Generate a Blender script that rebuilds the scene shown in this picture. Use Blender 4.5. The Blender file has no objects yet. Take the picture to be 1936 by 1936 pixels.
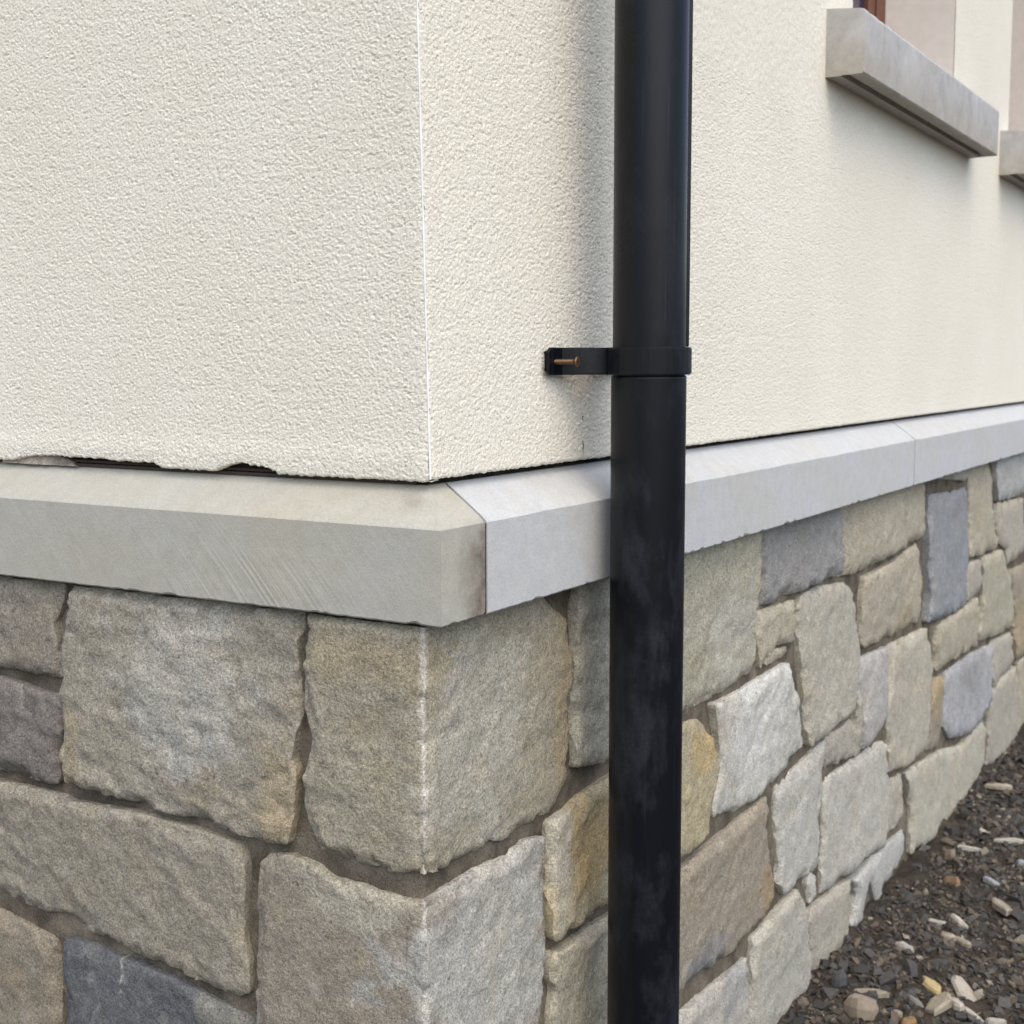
import bpy, bmesh, math, random
import numpy as np
from mathutils import Matrix, Vector
from mathutils.geometry import delaunay_2d_cdt
random.seed(7); RNG = np.random.default_rng(7)
scene = bpy.context.scene
COL = scene.collection
S = 0.84                                   # scale that makes the drainpipe 68 mm
# ------------------------------------------------------------------ camera
FPX = 2536.36
CAM = np.array([0.7029129, -1.0178216, 0.2378349]) * S
yaw, pit, rol = -0.5437651, 0.1106594, -0.0022672
Fv = np.array([math.sin(yaw)*math.cos(pit), math.cos(yaw)*math.cos(pit), -math.sin(pit)])
R0 = np.cross(Fv, [0, 0, 1]); R0 /= np.linalg.norm(R0); U0 = np.cross(R0, Fv)
Rv = R0*math.cos(rol) + U0*math.sin(rol); Uv = -R0*math.sin(rol) + U0*math.cos(rol)
cd = bpy.data.cameras.new('camera'); co = bpy.data.objects.new('camera', cd); COL.objects.link(co)
co.matrix_world = Matrix(((Rv[0], Uv[0], -Fv[0], CAM[0]), (Rv[1], Uv[1], -Fv[1], CAM[1]), (Rv[2], Uv[2], -Fv[2], CAM[2]), (0, 0, 0, 1)))
cd.sensor_width = 36; cd.lens = FPX/1936*36; cd.clip_start = 0.02; cd.clip_end = 2000
cd.dof.use_dof = True; cd.dof.focus_distance = 1.1; cd.dof.aperture_fstop = 16
scene.camera = co
# ------------------------------------------------------------------ world, sun, exposure
SUN_EL, SUN_AZ = math.radians(58), math.radians(130)      # azimuth measured clockwise from +Y
w = bpy.data.worlds.new('World'); scene.world = w; w.use_nodes = True
nt = w.node_tree; nt.nodes.clear()
sky = nt.nodes.new('ShaderNodeTexSky'); sky.sky_type = 'NISHITA'; sky.sun_disc = False
sky.sun_elevation = SUN_EL; sky.sun_rotation = SUN_AZ; sky.air_density = 0.8; sky.dust_density = 3.0; sky.ozone_density = 0.4
bg = nt.nodes.new('ShaderNodeBackground'); bg.inputs[1].default_value = 0.15
wo = nt.nodes.new('ShaderNodeOutputWorld'); nt.links.new(sky.outputs[0], bg.inputs[0]); nt.links.new(bg.outputs[0], wo.inputs[0])
sl = bpy.data.lights.new('sun', 'SUN'); sl.energy = 1.1; sl.angle = math.radians(105); sl.color = (1.0, 0.97, 0.82)
so = bpy.data.objects.new('sun', sl); COL.objects.link(so)
sd = Vector((math.sin(SUN_AZ)*math.cos(SUN_EL), math.cos(SUN_AZ)*math.cos(SUN_EL), math.sin(SUN_EL)))
so.rotation_euler = sd.to_track_quat('Z', 'Y').to_euler()
vs = scene.view_settings; vs.view_transform = 'Standard'; vs.look = 'None'; vs.gamma = 1; vs.use_curve_mapping = False; vs.exposure = 0.88

# ------------------------------------------------------------------ helpers
def ray(px, py):
    return Fv*FPX + Rv*(px-968) - Uv*(py-968)
def on_x(px, py, x=0.0):
    r = ray(px, py); return CAM + r*((x-CAM[0])/r[0])
def on_y(px, py, y=0.0):
    r = ray(px, py); return CAM + r*((y-CAM[1])/r[1])
def on_z(px, py, z):
    r = ray(px, py); return CAM + r*((z-CAM[2])/r[2])
K = 700/1932.0
CROP = {'A': (0, 700, K), 'B': (0, 1236, K), 'C': (500, 1236, K), 'D': (1236, 836, K), 'E': (1236, 1236, K), 'F': (600, 700, 600/1932.0), 'P': (0, 0, 1.0)}
def pix(c, x, y):
    ox, oy, k = CROP[c]; return ox + x*k, oy + y*k

_LAT = RNG.random((64, 64, 64)).astype(np.float32)
def vnoise(x, y, z=0.0):
    x = np.asarray(x, float); y = np.asarray(y, float); z = np.zeros_like(x)+z
    xi = np.floor(x).astype(int); yi = np.floor(y).astype(int); zi = np.floor(z).astype(int)
    fx = x-xi; fy = y-yi; fz = z-zi
    fx = fx*fx*(3-2*fx); fy = fy*fy*(3-2*fy); fz = fz*fz*(3-2*fz)
    def g(a, b, c): return _LAT[(xi+a) & 63, (yi+b) & 63, (zi+c) & 63]
    c00 = g(0,0,0)*(1-fx)+g(1,0,0)*fx; c10 = g(0,1,0)*(1-fx)+g(1,1,0)*fx
    c01 = g(0,0,1)*(1-fx)+g(1,0,1)*fx; c11 = g(0,1,1)*(1-fx)+g(1,1,1)*fx
    return ((c00*(1-fy)+c10*fy)*(1-fz)+(c01*(1-fy)+c11*fy)*fz)*2-1
def fbm(x, y, sc, oct=4, z=0.0, rough=0.5):
    t = 0; a = 1; n = 0; c, s = 0.8, 0.6
    x = np.asarray(x, float)*sc; y = np.asarray(y, float)*sc
    for i in range(oct):
        t = t+a*vnoise(x+17.3*i, y+5.1*i, z+3.7*i); n += a; a *= rough
        x, y = (c*x-s*y)*2.03, (s*x+c*y)*2.03
    return t/n
def sstep(a, b, v):
    t = np.clip((v-a)/(b-a), 0, 1); return t*t*(3-2*t)

def link(o, parent=None):
    COL.objects.link(o)
    if parent: o.parent = parent
    return o
def thing(name, label, cat, loc=(0, 0, 0), group=None):
    o = bpy.data.objects.new(name, None); COL.objects.link(o); o.location = loc; o.empty_display_size = 0.05
    o['label'] = label; o['category'] = cat; o['kind'] = 'thing'
    if group: o['group'] = group
    return o
def mesh_np(name, V, F, mat, parent=None, smooth=True, origin=None, attrs=None):
    """V (n,3) world coordinates, F (m,k) faces of one size or list of such arrays"""
    V = np.asarray(V, float)
    base = np.array(parent.location) if parent is not None else np.zeros(3)
    if origin is None: origin = base if parent is not None else np.zeros(3)
    origin = np.asarray(origin, float)
    Fs = F if isinstance(F, list) else [F]
    me = bpy.data.meshes.new(name)
    me.vertices.add(len(V)); me.vertices.foreach_set('co', (V-origin).astype(np.float32).ravel())
    tot = sum(f.size for f in Fs); me.loops.add(tot)
    me.loops.foreach_set('vertex_index', np.concatenate([f.ravel() for f in Fs]).astype(np.int32))
    sizes = np.concatenate([np.full(len(f), f.shape[1], np.int32) for f in Fs]); me.polygons.add(len(sizes))
    me.polygons.foreach_set('loop_start', (np.cumsum(sizes)-sizes).astype(np.int32))
    me.polygons.foreach_set('loop_total', sizes)
    me.polygons.foreach_set('use_smooth', np.full(len(sizes), smooth))
    me.update(calc_edges=True); me.validate()
    for k, a in (attrs or {}).items():
        at = me.color_attributes.new(k, 'FLOAT_COLOR', 'POINT'); at.data.foreach_set('color', np.asarray(a, np.float32).ravel())
    me.materials.append(mat)
    o = bpy.data.objects.new(name, me); link(o, parent); o.location = origin-base
    return o
def bm_obj(name, bm, mat, parent=None, smooth=False, origin=None):
    bmesh.ops.recalc_face_normals(bm, faces=bm.faces[:])
    bm.verts.ensure_lookup_table(); bm.verts.index_update()
    base = np.array(parent.location) if parent is not None else np.zeros(3)
    org = np.asarray(origin if origin is not None else base, float)
    for v in bm.verts: v.co -= Vector(org)
    for f in bm.faces: f.smooth = smooth
    me = bpy.data.meshes.new(name); bm.to_mesh(me); bm.free(); me.materials.append(mat)
    o = bpy.data.objects.new(name, me); link(o, parent); o.location = org-base
    return o
def bm_box(bm, lo, hi, bevel=0.0, seg=1):
    lo = Vector(lo); hi = Vector(hi)
    r = bmesh.ops.create_cube(bm, size=1); vs_ = r['verts']
    for v in vs_: v.co = Vector((lo[i]+(v.co[i]+.5)*(hi[i]-lo[i]) for i in range(3)))
    if bevel:
        es = list({e for v in vs_ for e in v.link_edges})
        bmesh.ops.bevel(bm, geom=es, offset=bevel, segments=seg, affect='EDGES')
def bm_lathe(bm, prof, center, axis='Z', seg=32, close=True):
    """prof list of (radius, height)"""
    rings = []
    for r, h in prof:
        ring = []
        for i in range(seg):
            a = 2*math.pi*i/seg; p = (r*math.cos(a), r*math.sin(a), h)
            if axis == 'X': p = (p[2], p[0], p[1])
            ring.append(bm.verts.new(Vector(center)+Vector(p)))
        rings.append(ring)
    for a, b in zip(rings, rings[1:]):
        for i in range(seg): bm.faces.new((a[i], a[(i+1) % seg], b[(i+1) % seg], b[i]))
    if close:
        for rg, fl in ((rings[0], True), (rings[-1], False)):
            dup = [bm.verts.new(v.co) for v in rg]; bm.faces.new(dup[::-1] if fl else dup)

# ------------------------------------------------------------------ materials
class Mat:
    def __init__(s, name, rough=0.85, spec=0.3):
        s.m = bpy.data.materials.new(name); s.m.use_nodes = True; s.t = s.m.node_tree; s.t.nodes.clear()
        s.out = s.n('ShaderNodeOutputMaterial'); s.b = s.n('ShaderNodeBsdfPrincipled'); s.l(s.b.outputs[0], s.out.inputs[0])
        s.b.inputs['Roughness'].default_value = rough; s.b.inputs['Specular IOR Level'].default_value = spec
        s.tc = s.n('ShaderNodeTexCoord')
    def n(s, t, **k):
        x = s.t.nodes.new(t)
        for a, v in k.items(): setattr(x, a, v)
        return x
    def l(s, a, b): s.t.links.new(a, b)
    def noise(s, vec, scale, detail=4, rough=0.55, dist=0.0):
        x = s.n('ShaderNodeTexNoise'); x.inputs['Scale'].default_value = scale; x.inputs['Detail'].default_value = detail
        x.inputs['Roughness'].default_value = rough; x.inputs['Distortion'].default_value = dist; s.l(vec, x.inputs['Vector']); return x.outputs[0]
    def rng(s, v, a, b, c=0.0, d=1.0, smooth=False):
        x = s.n('ShaderNodeMapRange'); x.inputs[1].default_value = a; x.inputs[2].default_value = b; x.inputs[3].default_value = c; x.inputs[4].default_value = d
        if smooth: x.interpolation_type = 'SMOOTHSTEP'
        s.l(v, x.inputs[0]); return x.outputs[0]
    def math(s, op, a, b=None):
        x = s.n('ShaderNodeMath', operation=op)
        for i, v in enumerate((a, b)):
            if v is None: continue
            if isinstance(v, (int, float)): x.inputs[i].default_value = v
            else: s.l(v, x.inputs[i])
        return x.outputs[0]
    def mix(s, f, a, b, mode='MIX'):
        x = s.n('ShaderNodeMix', data_type='RGBA', blend_type=mode)
        for v, i in ((f, 0), (a, 6), (b, 7)):
            if isinstance(v, (int, float)): x.inputs[i].default_value = v
            elif isinstance(v, tuple): x.inputs[i].default_value = (*v, 1) if len(v) == 3 else v
            else: s.l(v, x.inputs[i])
        return x.outputs[2]
    def gray(s, v):
        x = s.n('ShaderNodeCombineColor'); [s.l(v, x.inputs[i]) for i in range(3)]; return x.outputs[0]
    def bump(s, h, strength, dist, prev=None):
        x = s.n('ShaderNodeBump'); x.inputs['Strength'].default_value = strength; x.inputs['Distance'].default_value = dist; s.l(h, x.inputs['Height'])
        if prev is not None: s.l(prev, x.inputs['Normal'])
        return x.outputs[0]
    def color(s, c):
        if isinstance(c, tuple): s.b.inputs['Base Color'].default_value = (*c, 1)
        else: s.l(c, s.b.inputs['Base Color'])
    def normal(s, n): s.l(n, s.b.inputs['Normal'])

def offset_vec(m):
    oi = m.n('ShaderNodeObjectInfo'); v = m.n('ShaderNodeVectorMath', operation='ADD')
    sc = m.n('ShaderNodeVectorMath', operation='SCALE'); cx = m.n('ShaderNodeCombineXYZ')
    m.l(oi.outputs['Random'], cx.inputs[0]); m.l(oi.outputs['Random'], cx.inputs[1]); m.l(cx.outputs[0], sc.inputs[0]); sc.inputs['Scale'].default_value = 37.0
    m.l(m.tc.outputs['Object'], v.inputs[0]); m.l(sc.outputs[0], v.inputs[1]); return oi, v.outputs[0]

def make_stone_mat():
    m = Mat('split_sandstone', 0.9, 0.2); oi, v = offset_vec(m)
    base = oi.outputs['Color']
    at = m.n('ShaderNodeAttribute', attribute_name='tint'); base = m.mix(at.outputs['Alpha'], base, at.outputs['Color'])
    n1 = m.noise(v, 14, 5, 0.6, 0.4); n2 = m.noise(v, 75, 6, 0.7, 0.3); n3 = m.noise(v, 420, 3, 0.7); n4 = m.noise(v, 26, 6, 0.7, 0.8); n5 = m.noise(v, 160, 3, 0.6)
    base = m.mix(m.rng(n1, 0.5, 0.75, 0, 0.32, True), base, m.mix(1.0, base, (1.0, 0.87, 0.66), 'MULTIPLY'))
    base = m.mix(m.rng(n1, 0.5, 0.25, 0, 0.5, True), base, m.mix(1.0, base, (0.92, 0.94, 0.97), 'MULTIPLY'))
    base = m.mix(1.0, base, m.gray(m.rng(n2, 0.25, 0.75, 0.8, 1.2)), 'MULTIPLY')
    base = m.mix(1.0, base, m.gray(m.rng(n3, 0.25, 0.75, 0.5, 1.5)), 'MULTIPLY')
    base = m.mix(m.rng(n4, 0.56, 0.74, 0, 0.33), base, (0.56, 0.54, 0.5)); n6 = m.noise(v, 850, 2, 0.6); base = m.mix(1.0, base, m.gray(m.rng(n6, 0.25, 0.75, 0.6, 1.4)), 'MULTIPLY')
    base = m.mix(m.rng(n5, 0.40, 0.28, 0, 0.6), base, m.mix(1.0, base, (0.4, 0.38, 0.36), 'MULTIPLY'))
    m.color(base)
    b1 = m.bump(n2, 0.7, 0.003); b2 = m.bump(n3, 0.75, 0.0011, b1); b3 = m.bump(n5, 0.5, 0.0016, b2); m.normal(b3)
    return m.m
def make_render_mat():
    m = Mat('scraped_cream_render', 0.95, 0.1); v = m.tc.outputs['Object']
    n1 = m.noise(v, 520, 2, 0.6); n2 = m.noise(v, 5, 4, 0.6); n3 = m.noise(v, 900, 2, 0.6); n4 = m.noise(v, 240, 3, 0.7)
    c = m.mix(m.rng(n2, 0.35, 0.68, 0, 1, True), (0.785, 0.748, 0.64), (0.81, 0.778, 0.68))
    c = m.mix(1.0, c, m.gray(m.rng(n1, 0.28, 0.72, 0.82, 1.12)), 'MULTIPLY')
    n5 = m.noise(v, 430, 2, 0.6); c = m.mix(m.rng(n5, 0.40, 0.27, 0, 0.55), c, (0.42, 0.36, 0.28)); c = m.mix(m.rng(n4, 0.36, 0.27, 0, 0.3), c, (0.5, 0.42, 0.32))
    m.color(c); m.normal(m.bump(n3, 0.7, 0.0007, m.bump(n1, 0.7, 0.0010, m.bump(n4, 0.25, 0.0008)))); return m.m
def make_cap_mat(saw=False, mottle=False):
    m = Mat('sawn_pale_sandstone', 0.85, 0.25); oi = m.n('ShaderNodeObjectInfo'); v = m.tc.outputs['Object']
    n1 = m.noise(v, 7, 5, 0.6, 0.5); n2 = m.noise(v, 500, 3, 0.7); n3 = m.noise(v, 60, 4, 0.6)
    c = m.mix(m.rng(n1, 0.35, 0.7, 0, 0.6, True), oi.outputs['Color'], m.mix(1.0, oi.outputs['Color'], (0.98, 0.93, 0.82), 'MULTIPLY'))
    c = m.mix(1.0, c, m.gray(m.rng(n2, 0.25, 0.75, 0.86, 1.13)), 'MULTIPLY')
    c = m.mix(1.0, c, m.gray(m.rng(n3, 0.25, 0.75, 0.93, 1.06)), 'MULTIPLY')
    if mottle:
        mm = m.noise(v, 17, 6, .65, .6); c = m.mix(m.rng(mm, .47, .62, 0, .55), c, (.30, .295, .275)); m2 = m.noise(v, 9, 4, .6); c = m.mix(m.rng(m2, .52, .68, 0, .5), c, (.60, .605, .62))
    at = m.n('ShaderNodeAttribute', attribute_name='tint'); sm = m.noise(v, 90, 5, 0.7)
    f = m.math('MULTIPLY', at.outputs['Alpha'], m.rng(sm, 0.3, 0.62, 0.5, 1.0))
    c = m.mix(f, c, at.outputs['Color'])
    nb = m.bump(n2, 0.35, 0.0008, m.bump(n3, 0.3, 0.0012))
    if saw:
        sp = m.n('ShaderNodeSeparateXYZ'); m.l(v, sp.inputs[0]); a2 = m.n('ShaderNodeAttribute', attribute_name='saw')
        u = m.math('ADD', m.math('MULTIPLY', sp.outputs[0], .82), m.math('MULTIPLY', sp.outputs[2], .57))
        cx = m.n('ShaderNodeCombineXYZ'); m.l(m.math('ADD', u, m.math('MULTIPLY', m.math('POWER', m.math('ADD', sp.outputs[2], .1), 2.0), 1.2)), cx.inputs[0])
        ws = m.noise(cx.outputs[0], 95, 3, .7); mk = m.math('MULTIPLY', a2.outputs['Fac'], m.noise(v, 22, 3, .6))
        c = m.mix(m.math('MULTIPLY', m.rng(ws, .55, .68, 0, .5), mk), c, (.52, .51, .47)); nb = m.bump(m.math('MULTIPLY', ws, mk), .9, .004, nb)
    m.color(c); m.normal(nb); return m.m
def make_mortar_mat(name, c1, c2):
    m = Mat(name, 0.95, 0.1); v = m.tc.outputs['Object']; n1 = m.noise(v, 30, 5, 0.6); n2 = m.noise(v, 480, 3, 0.7)
    c = m.mix(m.rng(n1, 0.35, 0.65), tuple(.75*q for q in c1), tuple(1.15*q for q in c2)); c = m.mix(1.0, c, m.gray(m.rng(n2, 0.25, 0.75, 0.75, 1.25)), 'MULTIPLY')
    n3 = m.noise(v, 900, 2, 0.6); c = m.mix(1.0, c, m.gray(m.rng(n3, 0.3, 0.7, 0.65, 1.4)), 'MULTIPLY'); m.color(c); m.normal(m.bump(n2, 0.9, 0.0015)); return m.m
def make_plain(name, c, rough=0.6, spec=0.4, var=0.15, scale=40, metal=0.0):
    m = Mat(name, rough, spec); v = m.tc.outputs['Object']; n1 = m.noise(v, scale, 5, 0.6)
    m.color(m.mix(1.0, c, m.gray(m.rng(n1, 0.3, 0.7, 1-var, 1+var)), 'MULTIPLY')); m.b.inputs['Metallic'].default_value = metal
    m.normal(m.bump(n1, 0.1, 0.0008)); return m.m
def make_pipe_mat():
    m = Mat('dusty_black_plastic', 0.4, 0.24); v = m.tc.outputs['Object']
    mp = m.n('ShaderNodeMapping'); mp.inputs['Scale'].default_value = (1, 1, 0.45); m.l(v, mp.inputs[0])
    n1 = m.noise(mp.outputs[0], 20, 6, 0.68, 0.15); n2 = m.noise(v, 330, 4, 0.7)
    z = m.n('ShaderNodeSeparateXYZ'); m.l(v, z.inputs[0])
    st = m.math('MULTIPLY', m.rng(n1, 0.48, 0.64, 0, 1), m.rng(n2, 0.3, 0.7, 0.4, 1.0))
    dust = m.math('MULTIPLY', st, m.rng(z.outputs[2], 0.95, 0.75, 0.3, 0.6))
    mp2 = m.n('ShaderNodeMapping'); mp2.inputs['Scale'].default_value = (420, 420, 5); m.l(v, mp2.inputs[0])
    sc = m.noise(mp2.outputs[0], 1.0, 2, 0.5)
    m.color(m.mix(m.math('MULTIPLY', m.rng(sc, 0.68, 0.74, 0, 0.3), n1), m.mix(dust, (0.0035, 0.0045, 0.007), (0.032, 0.037, 0.048)), (0.07, 0.075, 0.085)))
    m.l(m.math('ADD', m.math('MULTIPLY', dust, .25), m.rng(z.outputs[2], .97, .93, .27, .36)), m.b.inputs['Roughness']); m.normal(m.bump(n2, 0.05, 0.0004)); return m.m
def make_soil_mat():
    m = Mat('damp_brown_soil', 0.95, 0.15); v = m.tc.outputs['Object']
    n1 = m.noise(v, 6, 6, 0.65); n2 = m.noise(v, 90, 5, 0.7); n3 = m.noise(v, 320, 3, 0.7)
    c = m.mix(m.rng(n1, 0.38, 0.62), (0.042, 0.036, 0.030), (0.08, 0.068, 0.055))
    c = m.mix(1.0, c, m.gray(m.rng(n2, 0.25, 0.75, 0.8, 1.2)), 'MULTIPLY'); c = m.mix(1.0, c, m.gray(m.rng(n3, 0.25, 0.75, 0.75, 1.25)), 'MULTIPLY')
    m.color(c); m.normal(m.bump(n3, 0.8, 0.003, m.bump(n2, 0.9, 0.008))); return m.m
def make_gravel_mat():
    m = Mat('crushed_dark_gravel', 0.85, 0.25); at = m.n('ShaderNodeAttribute', attribute_name='tint'); v = m.tc.outputs['Object']
    n = m.noise(v, 300, 4, 0.7); m.color(m.mix(1.0, at.outputs['Color'], m.gray(m.rng(n, 0.25, 0.75, 0.7, 1.3)), 'MULTIPLY')); m.normal(m.bump(n, 0.6, 0.002)); return m.m
def make_chip_mat():
    m = Mat('broken_stone', 0.9, 0.2); oi, v = offset_vec(m); n = m.noise(v, 120, 5, 0.7); n2 = m.noise(v, 35, 4, 0.6)
    c = m.mix(1.0, oi.outputs['Color'], m.gray(m.rng(n, 0.25, 0.75, 0.75, 1.25)), 'MULTIPLY')
    c = m.mix(m.rng(n2, 0.55, 0.7, 0, 0.45), c, (0.12, 0.095, 0.075)); m.color(c); m.normal(m.bump(n, 0.6, 0.002)); return m.m
M_STONE = make_stone_mat(); M_RENDER = make_render_mat(); M_CAP = make_cap_mat(); M_CAPSAW = make_cap_mat(True); M_PIPE = make_pipe_mat(); M_SOIL = make_soil_mat()
M_GRAVEL = make_gravel_mat(); M_CHIP = make_chip_mat()
M_MORTAR = make_mortar_mat('brown_mortar', (0.112, 0.096, 0.073), (0.172, 0.148, 0.114))
M_BACK = make_mortar_mat('dark_damp_course', (0.02, 0.017, 0.015), (0.045, 0.036, 0.03))
M_JOINT = make_mortar_mat('grey_joint_mortar', (0.022, 0.02, 0.018), (0.05, 0.046, 0.041))
M_BED = make_mortar_mat('broken_bedding', (0.28, 0.25, 0.2), (0.4, 0.36, 0.3))
M_BEAD = make_plain('white_bead', (0.8, 0.8, 0.78), 0.6, 0.3, 0.06)
M_SILL = make_cap_mat(False, True); M_SILL.name = 'grey_sill_stone'
M_WOOD = make_plain('brown_frame_paint', (0.13, 0.05, 0.028), 0.5, 0.4, 0.15, 30)
M_GLASS = make_plain('dark_window_glass', (0.02, 0.025, 0.055), 0.15, 0.5, 0.05, 5)
M_SMOOTH = make_plain('smooth_reveal_render', (0.70, 0.655, 0.60), 0.95, 0.1, 0.05, 60)
M_BRONZE = make_plain('bronze_screw', (0.19, 0.12, 0.06), 0.45, 0.5, 0.25, 600, 0.75)

# ------------------------------------------------------------------ dimensions
p = 0.0334712*S; H = 0.09*S; Z2 = 0.1240110*S; E_ = -0.0120978*S
XR, YL = 0.001*S, 0.018*S                 # stone faces: right wall x=XR, left wall y=-YL
GZ = float(np.median([on_x(*q, XR)[2] for q in [(1461, 1936), (1562, 1845), (1725, 1602), (1816, 1515), (1936, 1380)]]))
print('GROUND z', GZ)
ZB_R = float(np.mean([on_x(1151, 866)[2], on_x(1297, 841)[2]])); ZB_L = float(np.mean([on_y(600, 901)[2], on_y(740, 908)[2]]))
print('render bottom', ZB_R, ZB_L, 'cap', H, Z2)

# ------------------------------------------------------------------ ground
def graded(lo, hi, step, far, grow=1.25):
    a = list(np.arange(lo, hi+1e-9, step)); s = step; x = a[-1]; up = []
    while x < far: s *= grow; x += s; up.append(x)
    s = step; x = a[0]; dn = []
    while x > -far: s *= grow; x -= s; dn.append(x)
    return np.array(dn[::-1]+a+up)
def ground_h(x, y):
    near = np.exp(-np.clip(x-0.03, 0, 9)/0.5)
    return GZ + 0.012*fbm(x, y, 7, 4, 1.0) + 0.009*fbm(x, y, 30, 3, 5.0)*np.clip(near*2, 0, 1) + 0.006*fbm(x, y, 75, 2, 8.0) + 0.003*np.exp(-np.clip(x, 0, 9)/0.05)
gx = graded(-0.06, 1.0, 0.007, 300); gy = graded(0.5, 3.0, 0.008, 300)
X, Y = np.meshgrid(gx, gy, indexing='ij'); Zg = ground_h(X, Y)
def grid_faces(nu, nv, keep=None):
    i, j = np.meshgrid(np.arange(nu-1), np.arange(nv-1), indexing='ij'); a = i*nv+j
    f = np.stack([a, a+nv, a+nv+1, a+1], -1).reshape(-1, 4)
    return f if keep is None else f[keep.ravel()]
g = mesh_np('ground', np.stack([X, Y, Zg], -1).reshape(-1, 3), grid_faces(*X.shape), M_SOIL); g['kind'] = 'structure'

# ------------------------------------------------------------------ stone wall
stone_wall = thing('stone_wall', 'rough plinth wall of squared sandstone blocks with recessed brown mortar below the capping', 'stone wall', (XR, -YL, GZ))
def to_sz(side, px, py):
    """unfolded wall coordinates: s<0 along the left face, s>0 along the right face"""
    if side == 'L': q = on_y(px, py, -YL); return q[0]-XR, q[2]
    q = on_x(px, py, XR); return q[1]+YL, q[2]
def unfold(s, z, d):
    """(s,z) + outward depth d -> world, mitred at the corner"""
    left = s < 0
    x = np.where(left, XR+s, XR+d); y = np.where(left, -YL-d, -YL+s)
    return np.stack([x, y, z], -1)
def densify(P, step, jit, seed, amp_chip=0.0):
    out = []; n = len(P); cum = 0
    for i in range(n):
        a = np.array(P[i]); b = np.array(P[(i+1) % n]); L = np.linalg.norm(b-a); k = max(1, int(round(L/step)))
        for t in range(k): out.append(a+(b-a)*t/k)
    out = np.array(out)
    # soften hand-traced corners, then roughen
    for _ in range(1): out = 0.5*out+0.25*(np.roll(out, 1, 0)+np.roll(out, -1, 0))
    dx = fbm(out[:, 0], out[:, 1], 110, 4, seed, .85); dz = fbm(out[:, 0], out[:, 1], 110, 4, seed+9.5, .85)
    return out+jit*np.stack([dx, dz], -1)
def seg_dist(Q, P):
    best = np.full(len(Q), 1e9); n = len(P)
    for i in range(n):
        a = P[i]; b = P[(i+1) % n]; ab = b-a; L = ab@ab+1e-12
        t = np.clip(((Q-a)@ab)/L, 0, 1); d = Q-a-t[:, None]*ab
        best = np.minimum(best, np.hypot(d[:, 0], d[:, 1]))
    return best
def inside(Q, P):
    r = np.zeros(len(Q), bool); n = len(P); x, y = Q[:, 0], Q[:, 1]
    for i in range(n):
        a = P[i]; b = P[(i+1) % n]
        if a[1] == b[1]: continue
        c = ((a[1] > y) != (b[1] > y)) & (x < (b[0]-a[0])*(y-a[1])/(b[1]-a[1])+a[0]); r ^= c
    return r
STONE_N = 0
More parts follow.
